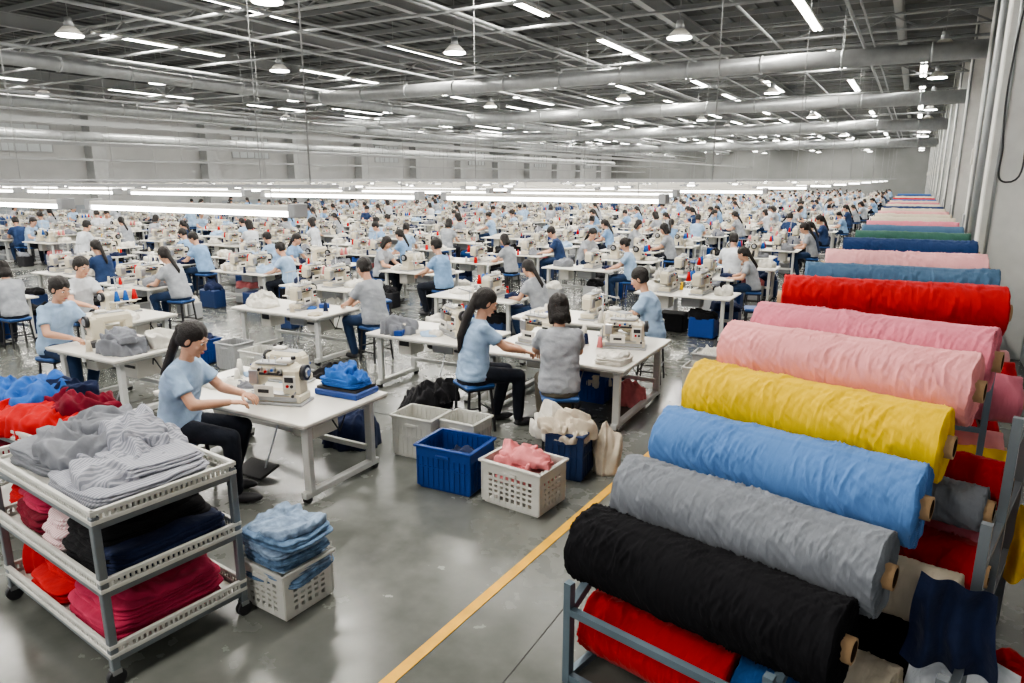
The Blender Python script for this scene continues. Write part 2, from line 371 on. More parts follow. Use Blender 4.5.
def machine_mesh(seed=0,stand=True):
    """industrial overlock/lockstitch machine, needle end -X, hand wheel +X, operator side -Y"""
    rnd=random.Random(seed);b=MB()
    b.box((0,0,.012),(.54,.24,.024),GPL,.006)
    b.box((0,0,.058),(.50,.20,.07),CREAM,.012);b.box((-.02,-.06,.095),(.34,.10,.008),STEEL)
    b.box((0,-.102,.055),(.44,.006,.04),GPL,.002)
    b.box((.155,.01,.19),(.16,.18,.26),CREAM,.026);b.box((-.02,.015,.285),(.42,.16,.12),CREAM,.032)
    b.box((-.185,.01,.225),(.11,.15,.17),CREAM,.022);b.box((-.185,-.07,.23),(.085,.02,.12),STEEL,.005)
    b.box((-.02,-.068,.262),(.22,.008,.022),DARK,.002);b.box((-.02,.0,.348),(.30,.12,.016),GPL,.005)
    b.tube((-.20,-.02,.15),(-.20,-.02,.105),.008,.008,STEEL,8);b.tube((-.17,-.02,.15),(-.17,-.02,.105),.010,.006,STEEL,8)
    b.box((-.19,-.03,.102),(.06,.06,.008),STEEL)
    b.tube((.235,.01,.27),(.275,.01,.27),.068,.068,DARK,24);b.tube((.275,.01,.27),(.29,.01,.27),.045,.03,STEEL,20)
    for i in range(4):
        x=-.11+i*.06;z=.305-.014*(i%2);b.tube((x,-.062,z),(x,-.096,z),.021,.018,STEEL,12);b.tube((x,-.096,z),(x,-.110,z),.012,.012,[DARK,RED,BLU,DARK][i],8)
        b.tube((x,-.03,.345),(x,-.03,.40),.004,.004,STEEL,6);b.ell((x,-.03,.40),(.010,.010,.010),STEEL,nu=8,nv=5)
    b.box((.155,-.084,.20),(.11,.016,.12),MWHITE,.006);b.box((.155,-.094,.225),(.08,.004,.045),DARK)
    b.tube((.14,-.09,.17),(.14,-.102,.17),.014,.014,RED,10);b.tube((.18,-.09,.17),(.18,-.102,.17),.014,.014,DARK,10)
    b.box((.09,.0,.368),(.14,.10,.04),MWHITE,.012);b.tube((.16,0,.385),(.16,0,.41),.022,.018,DARK,12)
    b.box((-.07,-.115,.125),(.18,.012,.10),MWHITE,.004);b.box((-.07,-.122,.125),(.10,.004,.03),DARK)
    b.tube((.21,-.09,.12),(.21,-.14,.10),.008,.008,STEEL,8);b.ell((.21,-.145,.10),.014,DARK,nu=8,nv=6)
    if stand:
        b.tube((.12,.16,.0),(.12,.16,.56),.008,.008,STEEL,8);b.box((.0,.16,.545),(.36,.014,.014),STEEL)
        b.box((.0,.17,.20),(.40,.13,.012),MWHITE,.004)
        for i in range(3):
            x=-.13+i*.13;m=rnd.choice([WHC,RED,NAVY,PNKC,BLU,YELC]);b.tube((x,.18,.206),(x,.18,.35),.042,.018,m,12);b.tube((x,.18,.35),(x,.16,.545),.0015,.0015,WHC,4,False)
    return b.mesh('sewing_machine')
def crate(name,w,d,h,m,loc,rz=0.,lattice=True):
    b=MB();t=.012
    b.box((0,0,.01),(w*.92,d*.92,.02),m)
    def wall(L,fx):
        nb=max(4,int(L/.055));rows=5
        for (z0,z1) in ((.02,h*.16),(h*.74,h)): fx(-L/2,z0,L/2,z1)
        if lattice:
            for k in range(1,rows):
                z=h*.16+(h*.58)*k/rows;fx(-L/2,z-.011,L/2,z+.011)
            for i in range(nb+1):
                x=-L/2+L*i/nb;fx(x-.012,h*.1,x+.012,h*.85)
            fx(-L/2,.02,-L/2+.06,h);fx(L/2-.06,.02,L/2,h)
        else:
            fx(-L/2,.02,L/2,h,.4)
            for i in range(nb+1):
                x=-L/2+L*i/nb;fx(x-.006,.03,x+.006,h*.95,1.8)
            fx(-L/2,h*.5,L/2,h*.53,1.8)
    def mk(axis,sg):
        def fx(x0,z0,x1,z1,th=1.):
            zc=(z0+z1)/2;k=.94+.06*zc/h
            if axis=='x': b.box(((x0+x1)/2*k,sg*d/2*k,zc),((x1-x0)*k,t*th,z1-z0),m)
            else: b.box((sg*w/2*k,(x0+x1)/2*k,zc),(t*th,(x1-x0)*k,z1-z0),m)
        return fx
    for sg in(-1,1): wall(w,mk('x',sg));wall(d,mk('y',sg))
    for sg in(-1,1):
        b.box((0,sg*(d/2+.008),h-.012),(w+.04,.03,.024),m,.005);b.box((sg*(w/2+.008),0,h-.012),(.03,d+.04,.024),m,.005)
        b.box((0,sg*(d/2+.012),h*.80),(.14,.02,.03),m,.004)
    return b.obj(name,loc,rz)
def cart(name,w,d,tiers,loc,rz=0.):
    b=MB();top=tiers[-1]
    for x in(-1,1):
        for y in(-1,1):
            b.box((x*w/2,y*d/2,(top+.06+.10)/2),(.045,.045,top+.06-.10),CARTM,.005)
            b.tube((x*w/2-.018,y*d/2,.05),(x*w/2+.018,y*d/2,.05),.05,.05,DARK,18);b.box((x*w/2,y*d/2,.09),(.05,.05,.03),STEEL)
    for z in tiers:
        for y in(-1,1):b.box((0,y*d/2,z),(w,.03,.04),CARTM,.004)
        for x in(-1,1):b.box((x*w/2,0,z),(.03,d,.04),CARTM,.004)
        b.box((0,0,z+.02),(w-.03,d-.03,.012),WPL)
        hh=.055
        for zz in(z+.03,z+.03+hh):
            for y in(-1,1):b.box((0,y*(d/2+.012),zz),(w+.05,.024,.026),WPL,.003)
            for x in(-1,1):b.box((x*(w/2+.012),0,zz),(.024,d+.05,.026),WPL,.003)
        n=int(w/.03)
        for i in range(n+1):
            for y in(-1,1):b.box((-w/2+w*i/n,y*(d/2+.012),z+.03+hh/2),(.016,.012,hh),WPL)
        n=int(d/.03)
        for i in range(n+1):
            for x in(-1,1):b.box((x*(w/2+.012),-d/2+d*i/n,z+.03+hh/2),(.012,.016,hh),WPL)
    return b.obj(name,loc,rz)
def garments(name,items,loc,rz=0.):
    """items: (mat,x,y,z,sx,sy,sz,e,amp) crumpled, or ('F',mat,x,y,z,sx,sy,sz,layers) folded"""
    b=MB()
    for k,it in enumerate(items):
        if it[0]=='F':
            _,m,x,y,z,sx,sy,sz,ly=it;b.fold((x,y,z),(sx,sy,sz),m,k*2.3+loc[0]+x,ly,random.uniform(-.08,.08))
        else:
            m,x,y,z,sx,sy,sz,e,amp=it;b.lump((x,y,z),(sx,sy,sz),m,k*2.3+len(name)+loc[0],e,amp,rz=random.uniform(-.2,.2),nu=120,nv=76)
    return b.obj(name,loc,rz)
def roll_mesh(m,L,r,seed=0,nseg=110,nlen=220,core=.062):
    b=MB();o=V((seed*3.7,seed*1.9,seed*5.1));vs=[]
    def rad(a,x):
        ca,sa=math.cos(a),math.sin(a)
        mk=max(0,noise.noise(V((x*3,ca*.9,sa*.9))+o*.3)+.6)
        k=noise.noise(V((x*3+sa*.8,ca*1.0,sa*1.0))+o)
        c1=1-abs(noise.noise(V((x*13+ca*2.6+sa*1.6,ca*.9,sa*.9))+o*1.7))
        c2=1-abs(noise.noise(V((x*30+sa*5.+ca*3,ca*1.5,sa*1.5))+o*.7))
        c3=1-abs(noise.noise(V((x*22-sa*6.+ca*3,ca*1.2,sa*1.2))+o*2.7))
        ee=max(0,(abs(x)/(L/2)-.95)/.05)
        return r*(.985+.03*(a/(2*math.pi)))+.006*k+mk*(.014*(c1**7-.2)+.010*(c2**6-.25)+.009*(c3**7-.2))+ee*.006*noise.noise(V((a*4,x*30,0))+o)
    for j in range(nlen+1):
        x=-L/2+L*j/nlen
        for i in range(nseg):
            a=2*math.pi*i/nseg;rr=rad(a,x)
            a2=a+1.9
            vs.append(V((x+.012*noise.noise(V((math.cos(a)*2,math.sin(a)*2,x))+o),math.cos(a2)*rr,math.sin(a2)*rr)))
    fs=[]
    for j in range(nlen):
        for i in range(nseg):fs.append([j*nseg+i,j*nseg+(i+1)%nseg,(j+1)*nseg+(i+1)%nseg,(j+1)*nseg+i])
    b.add(vs,fs,m,True)
    for sg in(-1,1):
        K=30;vs2=[];fs=[]
        base=[vs[(nlen if sg>0 else 0)*nseg+i] for i in range(nseg)]
        for k in range(K+1):
            t=k/K
            for i in range(nseg):
                q=base[i];rr=math.hypot(q.y,q.z);r2=rr+(core-rr)*t
                ph=(k+i/nseg*2)%2
                off=0 if k==0 else sg*(.004 if ph<1 else -.004)+sg*.006*noise.noise(V((math.cos(6.28*i/nseg)*1.5,math.sin(6.28*i/nseg)*1.5,t*5+seed)))
                vs2.append(V((q.x+off,q.y/rr*r2,q.z/rr*r2)))
        for k in range(K):
            for i in range(nseg):fs.append([k*nseg+i,k*nseg+(i+1)%nseg,(k+1)*nseg+(i+1)%nseg,(k+1)*nseg+i])
        b.add(vs2,fs,m,False)
        n=28;x0=sg*(L/2-.03);x1=sg*(L/2+.045);v3=[];fs=[]
        for (x,rr) in((x0,core),(x1,core),(x1,core*.78),(x0-sg*.1,core*.78)):
            for i in range(n):
                a=2*math.pi*i/n;v3.append(V((x,math.cos(a)*rr,math.sin(a)*rr)))
        for k in range(2):
            for i in range(n):fs.append([k*n+i,k*n+(i+1)%n,(k+1)*n+(i+1)%n,(k+1)*n+i])
        b.add(v3,fs,CARD,True)
        b.add(v3,[[2*n+i,2*n+(i+1)%n,3*n+(i+1)%n,3*n+i] for i in range(n)]+[[3*n+i for i in range(n)]],CARD_SHADE,False)
    return b.mesh('fabric_roll')
def rollmat(name,col):return cloth('roll_'+name,col,bump=.9,bscale=1.,bdist=.014,var=.11,vscale=3.5,sheen=0. if name=='black' else .08,stretch=(30,5,5),rough=.95)
# ================================================================== ROOM
XL,XR,Y0,Y1,H=-44.,1.75,-7.,112.,8.4
fl=bpy.data.materials.new('polished_concrete');fl.use_nodes=True
nt=fl.node_tree;N=nt.nodes;L=nt.links;bs=N['Principled BSDF']
tc=N.new('ShaderNodeTexCoord')
n1=N.new('ShaderNodeTexNoise');n1.inputs['Scale'].default_value=.55;n1.inputs['Detail'].default_value=8;n1.inputs['Roughness'].default_value=.6
n2=N.new('ShaderNodeTexNoise');n2.inputs['Scale'].default_value=6;n2.inputs['Detail'].default_value=8
cr=N.new('ShaderNodeValToRGB');cr.color_ramp.elements[0].position=.3;cr.color_ramp.elements[1].position=.72
cr.color_ramp.elements[0].color=(.078,.084,.077,1);cr.color_ramp.elements[1].color=(.160,.167,.152,1)
ad=N.new('ShaderNodeMath');ad.operation='MULTIPLY_ADD';ad.inputs[1].default_value=.3
sb=N.new('ShaderNodeMath');sb.operation='MULTIPLY';sb.inputs[1].default_value=.74
L.new(tc.outputs['Object'],n1.inputs['Vector']);L.new(tc.outputs['Object'],n2.inputs['Vector'])
L.new(n1.outputs[0],sb.inputs[0]);L.new(n2.outputs[0],ad.inputs[0]);L.new(sb.outputs[0],ad.inputs[2]);L.new(ad.outputs[0],cr.inputs[0])
L.new(cr.outputs[0],bs.inputs['Base Color'])
mr=N.new('ShaderNodeMapRange');mr.inputs[1].default_value=.35;mr.inputs[2].default_value=.7;mr.inputs[3].default_value=.13;mr.inputs[4].default_value=.36;L.new(ad.outputs[0],mr.inputs[0]);L.new(mr.outputs[0],bs.inputs['Roughness'])
bs.inputs['Specular IOR Level'].default_value=.75
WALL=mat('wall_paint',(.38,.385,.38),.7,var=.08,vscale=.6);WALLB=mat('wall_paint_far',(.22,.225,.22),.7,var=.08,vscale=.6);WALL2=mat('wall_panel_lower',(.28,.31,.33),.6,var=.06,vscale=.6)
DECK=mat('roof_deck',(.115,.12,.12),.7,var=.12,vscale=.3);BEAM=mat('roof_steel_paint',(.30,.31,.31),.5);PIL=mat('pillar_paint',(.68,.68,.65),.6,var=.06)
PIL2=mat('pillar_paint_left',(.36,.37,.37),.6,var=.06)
DUCT=mat('galvanised_duct',(.36,.375,.38),.4,metal=.45,var=.1)
b=MB();b.box(((XL+XR)/2,(Y0+Y1)/2,-.05),(XR-XL,Y1-Y0,.1),fl);b.obj('floor')
b=MB();b.box((XR+.1,(Y0+Y1)/2,H/2),(.2,Y1-Y0,H),WALL);b.obj('wall_right')
b=MB();b.box((XL-.1,(Y0+Y1)/2,H/2),(.2,Y1-Y0,H),WALL);b.obj('wall_left')
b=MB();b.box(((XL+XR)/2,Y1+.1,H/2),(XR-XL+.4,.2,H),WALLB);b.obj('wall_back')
b=MB();b.box(((XL+XR)/2,(Y0+Y1)/2,H+.05),(XR-XL+.4,Y1-Y0,.1),DECK)
x=XL+.3
while x<XR:
    b.box((x,(Y0+Y1)/2,H-.03),(.12,Y1-Y0,.06),DECK);x+=.6
b.obj('ceiling')
b=MB();y=Y0+1
while y<Y1:
    b.box(((XL+XR)/2,y,H-.14),(XR-XL,.07,.16),BEAM);y+=1.8
b.obj('roof_purlins')
b=MB()
for x in(-1.0,-7.5,-14,-20.5,-27,-33.5,-40):
    b.box((x,(Y0+Y1)/2,H-.26),(.22,Y1-Y0,.03),BEAM);b.box((x,(Y0+Y1)/2,H-.70),(.22,Y1-Y0,.03),BEAM);b.box((x,(Y0+Y1)/2,H-.48),(.04,Y1-Y0,.44),BEAM)
for y in range(4,110,11):
    b.box(((XL+XR)/2,y,H-.74),(XR-XL,.24,.04),BEAM);b.box(((XL+XR)/2,y,H-1.20),(XR-XL,.24,.04),BEAM)
    xx=XL+.5;k=0
    while xx<XR-1:
        b.bar((xx,y,H-1.2),(xx+.9,y,H-.74),.05,BEAM) if k%2==0 else b.bar((xx,y,H-.74),(xx+.9,y,H-1.2),.05,BEAM)
        xx+=.9;k+=1
b.obj('roof_truss_framing')
def duct(name,p0,p1,r):
    b=MB();b.tube(p0,p1,r,r,DUCT,24);p0=V(p0);p1=V(p1);n=int((p1-p0).length/2.2);d=(p1-p0).normalized()
    for i in range(n+1):
        q=p0+d*(2.2*i);b.tube(q,q+d*.06,r+.02,r+.02,DUCT,24);
        if i%3==0:b.tube(q,q+V((0,0,H-q.z-.1)),.012,.012,BEAM,6)
    b.obj(name)
duct('ventilation_duct',(-22,23,6.05),(1.5,23,6.05),.24)
duct('ventilation_duct',(-42,35,6.0),(1.5,35,6.0),.28)
duct('ventilation_duct',(-42,50,5.9),(1.5,50,5.9),.32)
duct('ventilation_duct',(-42,70,5.7),(1.5,70,5.7),.36)
duct('ventilation_duct',(-22.5,-5,6.05),(-22.5,100,6.05),.20)
duct('ventilation_duct',(-30,-5,5.6),(-30,100,5.6),.24)
duct('ventilation_duct',(-39,-5,4.9),(-39,100,4.9),.3)
b=MB()
for (x,z,r) in((-11,7.0,.05),(-11.3,7.0,.035),(-24.3,6.7,.06),(-4.5,7.1,.04),(-15.2,6.7,.05),(-35,6.8,.06),(-13.2,6.4,.04),(-28.5,5.8,.06),(-28.5,5.2,.05),(-36,4.5,.06),(-8.6,6.9,.04),(-17.8,6.8,.05),(-6.9,6.6,.03),(-1.9,6.9,.05),(-1.6,6.9,.03)):b.tube((x,Y0,z),(x,Y1,z),r,r,DUCT,8)
for y in(9.5,13.5,16.2,19,26.5,29,32,41,45,55,60,64,75,82,88,95):b.tube((XL,y,6.95),(XR,y,6.95),.045,.045,DUCT,8)
b.obj('ceiling_pipes')
for (x,z) in((-21,4.3),(-31.5,4.2),(-27,4.8),(-37,3.7)):
    b=MB()
    for sx in(-1,1):b.box((x+sx*.2,52,z),(.03,112,.12),BEAM)
    y=-3
    while y<106:
        b.box((x,y,z-.03),(.4,.05,.03),BEAM)
        if int(y)%9==0:b.tube((x,y,z),(x,y,H-.3),.012,.012,BEAM,6)
        y+=1.
    b.obj('cable_ladder')
pm=MB();pm.box((0,0,H/2),(.5,.6,H),PIL,.02);pm.box((-.27,0,1.6),(.05,.4,.5),GPL,.01);pm.box((-.27,0,3.3),(.05,.3,.4),MWHITE,.01);pm.tube((-.2,-.32,0),(-.2,-.32,H-.5),.03,.03,DUCT,8)
pm=pm.mesh('concrete_pillar')
for y in (22,30,38,46,54,62,70,78,86,94,102):place(pm,'concrete_pillar',(XR-.26,y,0))
b=MB();b.box((0,0,H/2),(.80,.7,H),PIL,.02);b.box((.1,-.37,4.3),(.26,.06,.36),GPL,.01);b.box((-.1,-.37,5.1),(.16,.05,.2),MWHITE,.008);b.tube((-.28,-.38,0),(-.28,-.38,H-.5),.025,.025,DUCT,8)
b.obj('concrete_pillar',(XR-.41,13.4,0))
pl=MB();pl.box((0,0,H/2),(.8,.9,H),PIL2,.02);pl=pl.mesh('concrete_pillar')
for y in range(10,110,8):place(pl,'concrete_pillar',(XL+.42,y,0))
WIN=mat('window_frosted',(.42,.45,.46),.3)
wb=MB();wb.box((0,0,0),(.06,3.4,1.5),WIN)
for i in range(6):wb.box((.04,-1.7+.68*i,0),(.05,.05,1.55),BEAM)
for z in(-.75,0,.75):wb.box((.04,0,z),(.05,3.45,.05),BEAM)
wm=wb.mesh('window')
for i,y in enumerate(range(22,104,16)):
    place(wm,'window_%d'%(i+1),(XL+.05,y,5.0))
b=MB();b.box((XL+.02,(Y0+Y1)/2,.6),(.03,Y1-Y0,1.2),WALL2);b.obj('trim_1')
b=MB();b.box((XR-.005,(Y0+Y1)/2,.6),(.02,Y1-Y0,1.2),WALL2);b.obj('trim_2')
b=MB();b.tube((.84,12.85,0),(.84,12.85,H-1.2),.05,.05,DUCT,14);b.obj('electrical_conduit_pole')
cu=bpy.data.curves.new('hanging_cable','CURVE');cu.dimensions='3D';cu.bevel_depth=.014
sp=cu.splines.new('BEZIER');pts=[(1.20,12.95,6.0),(1.04,12.8,4.6),(1.06,12.7,3.2),(1.16,12.7,2.7),(1.36,12.9,3.6)];sp.bezier_points.add(4)
for p,q in zip(sp.bezier_points,pts):p.co=q;p.handle_left_type=p.handle_right_type='AUTO'
cu.materials.append(DARK);o=bpy.data.objects.new('hanging_cable',cu);COL.objects.link(o)
YL=mat('yellow_line_paint',(.72,.38,.015),.45,var=.15,vscale=6)
b=MB();b.bar((-2.56,-3,.003),(-1.93,9,.003),.075,YL,.005);b.bar((-1.93,9,.003),(-1.93,95,.003),.075,YL,.005);b.obj('floor_marking_line')
JN=mat('floor_joint',(.05,.05,.05),.8)
b=MB()
for y in(1.2,6.2,11.2,16.2,21.2):b.box((-20,y,.001),(42,.006,.004),JN)
for x in(-1.7,-8.3,-13.3):b.box((x,20,.001),(.006,50,.004),JN)
b.obj('floor_joints')
# ------------------------------------------------------------------ lights
tb=MB();tb.box((0,0,.05),(.30,5,.06),MWHITE);tb.box((-.07,0,.015),(.08,4.9,.03),LAMPG);tb.box((.07,0,.015),(.08,4.9,.03),LAMPG)
for y in(-2,2):tb.tube((0,y,.05),(0,y,1.0),.006,.006,DUCT,5)
tbm=tb.mesh('ceiling_strip_light')
for ix,x in enumerate((-3.2,-9.8,-16.6,-23.6,-31.2,-37.5)):
    y=-4
    while y<106:
        yy=y+(ix%2)*3
        place(tbm,'ceiling_strip_light',(x,yy,7.3))
        if yy>30:place(tbm,'ceiling_strip_light',(x+3.0,yy+4.5,7.3))
        ld=bpy.data.lights.new('strip_lamp','AREA');ld.shape='RECTANGLE';ld.size=.28;ld.size_y=4.9;ld.energy=420;ld.color=(1,.95,.865)
        lo=bpy.data.objects.new('strip_lamp',ld);COL.objects.link(lo);lo.location=(x,yy,7.28)
        y+=9
hb=MB();hb.tube((0,0,0),(0,0,.20),.34,.15,MWHITE,24);hb.tube((0,0,.20),(0,0,.42),.12,.09,DUCT,16);hb.tube((0,0,-.02),(0,0,.0),.31,.31,LAMPG,24);hb.tube((0,0,.42),(0,0,1.8),.01,.01,BEAM,6)
hbm=hb.mesh('high_bay_lamp')
for x in(.3,-5.8,-12.2,-19.4,-26.0,-34):
    for k,y in enumerate(range(8,108,7)):
        place(hbm,'high_bay_lamp',(x,y+(3 if x<-6 else 4 if x<-1 else 2)+.3,6.35))
lb=MB();LFX=3.4
lb.box((0,0,.075),(LFX,.15,.05),MWHITE,.01);lb.box((0,0,.025),(LFX-.06,.11,.055),LED);
for sx in(-1,1):
    lb.box((sx*LFX/2,0,.055),(.10,.17,.13),GPL,.01)
    lb.tube((sx*(LFX/2-.35),0,.08),(sx*(LFX/2-.35),0,.262),.006,.006,STEEL,5)
lbm=lb.mesh('linear_led_light')
for x0,y in((-6.75,4.9),(-10.6,4.9)):
    place(lbm,'linear_led_light',(x0,y,2.40),-.02)
def tray(xe,y,z=2.72,tall=True):
    b=MB();x1=-1.9 if y>6 else -4.6
    b.box(((xe+x1)/2,y,z),(x1-xe,.12,.03),GPL)
    xx=x1-.3
    while xx>xe and tall:b.tube((xx,y,z),(xx,y,7.4),.008,.008,BEAM,5);xx-=8
    b.obj('cable_tray')
tray(-13,4.9,2.68)
yy=9.0;r=0
while yy<100:
    x=-4.5-(0 if r%2==0 else .9)
    while x>-40 and x>-2.6*yy-6:
        place(lbm,'linear_led_light',(x,yy,2.44));x-=3.9
    tray(max(-42,-2.6*yy-6),yy,2.72,r%2==0);yy+=3.6 if yy<40 else 6;r+=1
# ================================================================== fabric rolls
RC={'black':(.009,.009,.011),'grey':(.19,.205,.23),'blue':(.10,.22,.48),'yellow':(.74,.49,.015),'pink':(.74,.32,.33),'rose':(.60,.19,.25),'red':(.42,.009,.012),'steel':(.06,.12,.20),
    'blush':(.72,.36,.37),'navy':(.015,.04,.12),'cream':(.60,.53,.42),'green':(.04,.11,.085),'royal':(.025,.10,.30),'olive':(.09,.10,.05)}
RM={k:rollmat(k,c) for k,c in RC.items()}
ang=math.radians(-12.4);org=V((-.74,3.28,0));Rr=Matrix.Rotation(ang,3,'Z')
def RW(x,y,z):return org+Rr@V((x,y,z))
front=[('black',0,0,.70,.213),('grey',.06,.335,.935,.205),('blue',.11,.68,1.17,.205),('yellow',.12,1.03,1.39,.202),('pink',.17,1.38,1.62,.20),('rose',.18,1.83,1.70,.19)]
for k,(c,x,y,z,r) in enumerate(front):
    me=roll_mesh(RM[c],1.42,r,k+1);place(me,'fabric_roll',RW(x,y,z),ang+random.uniform(-.01,.01))
low=[('red',-.20,.0,.235,.18,.85),('royal',.42,.05,.22,.16,.36),('cream',.16,.42,.235,.17,1.4),('black',.14,.84,.26,.17,1.42),('red',.24,1.26,.24,.17,1.42),('blush',.20,1.7,.24,.17,1.42),('cream',.30,.78,.66,.15,1.42),('red',.34,1.18,.66,.16,1.42),('rose',.28,1.60,.66,.16,1.42),('grey',.32,1.24,1.01,.12,1.4),('red',.36,1.52,1.06,.14,1.4)]
for k,(c,x,y,z,r,L_) in enumerate(low):
    me=roll_mesh(RM[c],L_,r,k+11,72,110);place(me,'fabric_roll',RW(x,y,z),ang+random.uniform(-.012,.012))
b=MB()
for sx in(-.60,.50):
    b.bar((sx,-.29,.45),(sx,1.20,1.28),.045,RACK,.05);b.bar((sx,1.20,1.28),(sx,2.1,1.46),.045,RACK,.05)
    for y,zt in((-.30,.62),(.62,.94),(1.47,1.30),(2.1,1.62)):b.bar((sx,y,0),(sx,y,zt),.045,RACK)
    b.bar((sx,-.3,.04),(sx,2.1,.04),.04,RACK);b.bar((sx,.62,.475),(sx,2.1,.475),.04,RACK)
for y,z in((-.30,.45),(-.30,.04),(.62,.475),(2.1,.475),(2.1,.04),(2.1,1.4),(1.47,.475),(.62,.04)):b.bar((-.60,y,z),(.50,y,z),.04,RACK)
b.obj('fabric_roll_rack',org,ang)
b=MB()
for y,z in((-.05,.78),(.62,1.2),(1.25,1.55),(1.95,1.9)):
    b.bar((1.10,y,0),(1.10,y,z),.045,CARTM)
for (y0,z0,y1,z1) in((-.05,.5,1.95,.5),(.62,.95,1.95,.95),(1.25,1.4,1.95,1.4),(-.05,.04,1.95,.04)):b.bar((1.10,y0,z0),(1.10,y1,z1),.035,CARTM)
for y in(-.05,1.95):b.bar((.50,y,.5),(1.10,y,.5),.03,CARTM);b.bar((.5,y,.04),(1.10,y,.04),.03,CARTM)
b.obj('side_rail_rack',org,ang)
def dr(name,m,x0,x1,y,z0,z1,seed,depth=.035):
    b=MB();nu,nv=90,50;vs=[]
    for j in range(nv+1):
        t=j/nv
        for i in range(nu+1):
            s_=i/nu;sq=1-.15*math.sin(t*2.2+seed);xx=(x0+x1)/2+(x1-x0)*(s_-.5)*sq+.03*noise.noise(V((t*2,seed,0)))
            w=noise.noise(V((s_*2,t*1.0,seed)))
            yy=y+depth*(.5+.7*t)*math.sin(s_*14+seed+2.5*w)+.06*noise.noise(V((s_*2,t*2,seed)))
            zz=z1+(z0-z1)*t*(1+.06*math.sin(s_*4+seed))+.05*noise.noise(V((s_*2,0,seed)))*t
            vs.append((xx,yy,zz))
    b.add(vs,[[j*(nu+1)+i,j*(nu+1)+i+1,(j+1)*(nu+1)+i+1,(j+1)*(nu+1)+i] for j in range(nv) for i in range(nu)],m,True)
    b.obj(name,org,ang)
dr('hanging_fabric_offcut',NAVY,.86,1.22,.50,.45,.92,2)
dr('hanging_fabric_offcut',YELC,1.14,1.34,1.50,.55,.99,8,.02);dr('plastic_wrap_sheet',PLASTICW,.90,1.30,.64,.08,.50,4,.04)
garments('garment_pile',[(RED,1.30,.95,0,.3,.6,.35,.8,.3),(WHC,1.28,.40,0,.26,.5,.22,.8,.3)],org,ang)
far=[('red',6.05,.19),('steel',7.1,.19),('blush',8.55,.19),('navy',10.4,.19),('green',12.2,.17),('steel',13.8,.17),('rose',15.2,.17),('cream',16.8,.17),('cream',18.4,.17),('blush',20,.17),('cream',21.8,.17),('navy',23.6,.17),('cream',25.5,.17),('rose',27.5,.17),('cream',29.5,.17),('royal',31.5,.17),('red',34,.17),('cream',37,.17),('navy',40,.17),('royal',43,.17)]
cache={}
for k,(c,y,r) in enumerate(far):
    if k<4:me=roll_mesh(RM[c],1.5,r,k+31,72,120)
    else:
        if c not in cache:cache[c]=roll_mesh(RM[c],1.5,.17,k+31,32,40)
        me=cache[c]
    place(me,'fabric_roll',(-.08+min(k,4)*.03,y,1.80),math.radians(5 if k<3 else 3))
kk=list(RM)
for k in range(8):
    for zz in(.60,1.18):
        for dy in(0,.45,.9):
            c=kk[(k*3+int(zz*5)+int(dy*4))%len(kk)]
            if c not in cache:cache[c]=roll_mesh(RM[c],1.5,.17,k+61,32,40)
            place(cache[c],'fabric_roll',(.08,6.0+k*2.0+dy,zz),math.radians(3))
rb=MB()
for sx in(-.55,.55):
    for y in(0,1.5):rb.bar((sx,y,0),(sx,y,1.62),.04,RACK)
    for z in(.38,.97,1.58):rb.bar((sx,0,z),(sx,1.9,z),.04,RACK)
for z in(.38,.97,1.58):
    for y in(0,1.5):rb.bar((-.55,y,z),(.55,y,z),.035,RACK)
rbm=rb.mesh('fabric_roll_rack')
for k in range(20):place(rbm,'fabric_roll_rack',(.08,5.85+k*2.0,0))
# ================================================================== garment carts (foreground left)
CX,CY,CR=-4.22,2.34,math.radians(-6.5)
cart('garment_cart',1.40,.80,(.16,.56,.96),(CX,CY,0),CR)
def gc(name,items):
    garments(name,items,(CX,CY,0),CR)
gc('garment_pile',[('F',STRIPE,.32,-.02,.99,.70,.70,.09,5),('F',GRYC,-.34,.0,.99,.60,.66,.12,6),('F',STRIPE,.30,.10,1.08,.56,.48,.06,4),(STRIPE,.12,.10,1.06,.66,.56,.13,.75,.4),(GRYC,-.20,-.06,1.08,.66,.50,.13,.75,.42),(STRIPE,.05,.18,1.14,.55,.34,.11,.75,.45),(GRYC,-.36,.16,1.12,.45,.36,.12,.75,.4),(STRIPE,.36,-.14,1.07,.44,.34,.08,.8,.4)])
gc('garment_pile',[('F',BLK,.36,.0,.59,.56,.74,.13,6),('F',BLK,.32,.0,.72,.50,.68,.08,4),(BLK,.30,.05,.79,.44,.56,.08,.6,.3),('F',NAVY,.57,.02,.59,.24,.70,.15,7),('F',STRIPE2,.0,-.04,.59,.28,.68,.13,6),('F',STRIPE2,-.01,-.04,.72,.27,.62,.07,3),('F',MAR,-.38,0,.59,.50,.7,.13,6),('F',ROSE,-.38,-.03,.72,.44,.6,.08,4)])
gc('garment_pile',[('F',ROSE,.34,-.02,.19,.66,.72,.11,5),('F',ROSE,.32,.0,.30,.62,.66,.07,4),(ROSE,.38,.02,.36,.50,.56,.08,.6,.35),('F',RED,-.22,-.02,.19,.50,.72,.10,5),('F',RED,-.22,.02,.29,.48,.64,.08,4),(RED,-.24,.02,.36,.46,.56,.07,.6,.35),(RED,-.54,.0,.19,.28,.66,.22,.6,.35)])
cart('garment_cart',1.30,.66,(.18,.52,.86),(-5.86,2.78,0))
garments('garment_pile',[(RED,.30,-.12,.89,.62,.42,.17,.7,.4),(MAR,.32,.16,.89,.6,.42,.23,.7,.4),(BLU,-.15,.10,.89,.70,.5,.24,.7,.4),(BLU,-.42,.0,.89,.5,.6,.22,.7,.4),(RED,.0,-.18,.89,.5,.32,.16,.7,.4),(NAVY,.1,.22,1.05,.4,.24,.10,.7,.4)],(-5.86,2.78,0))
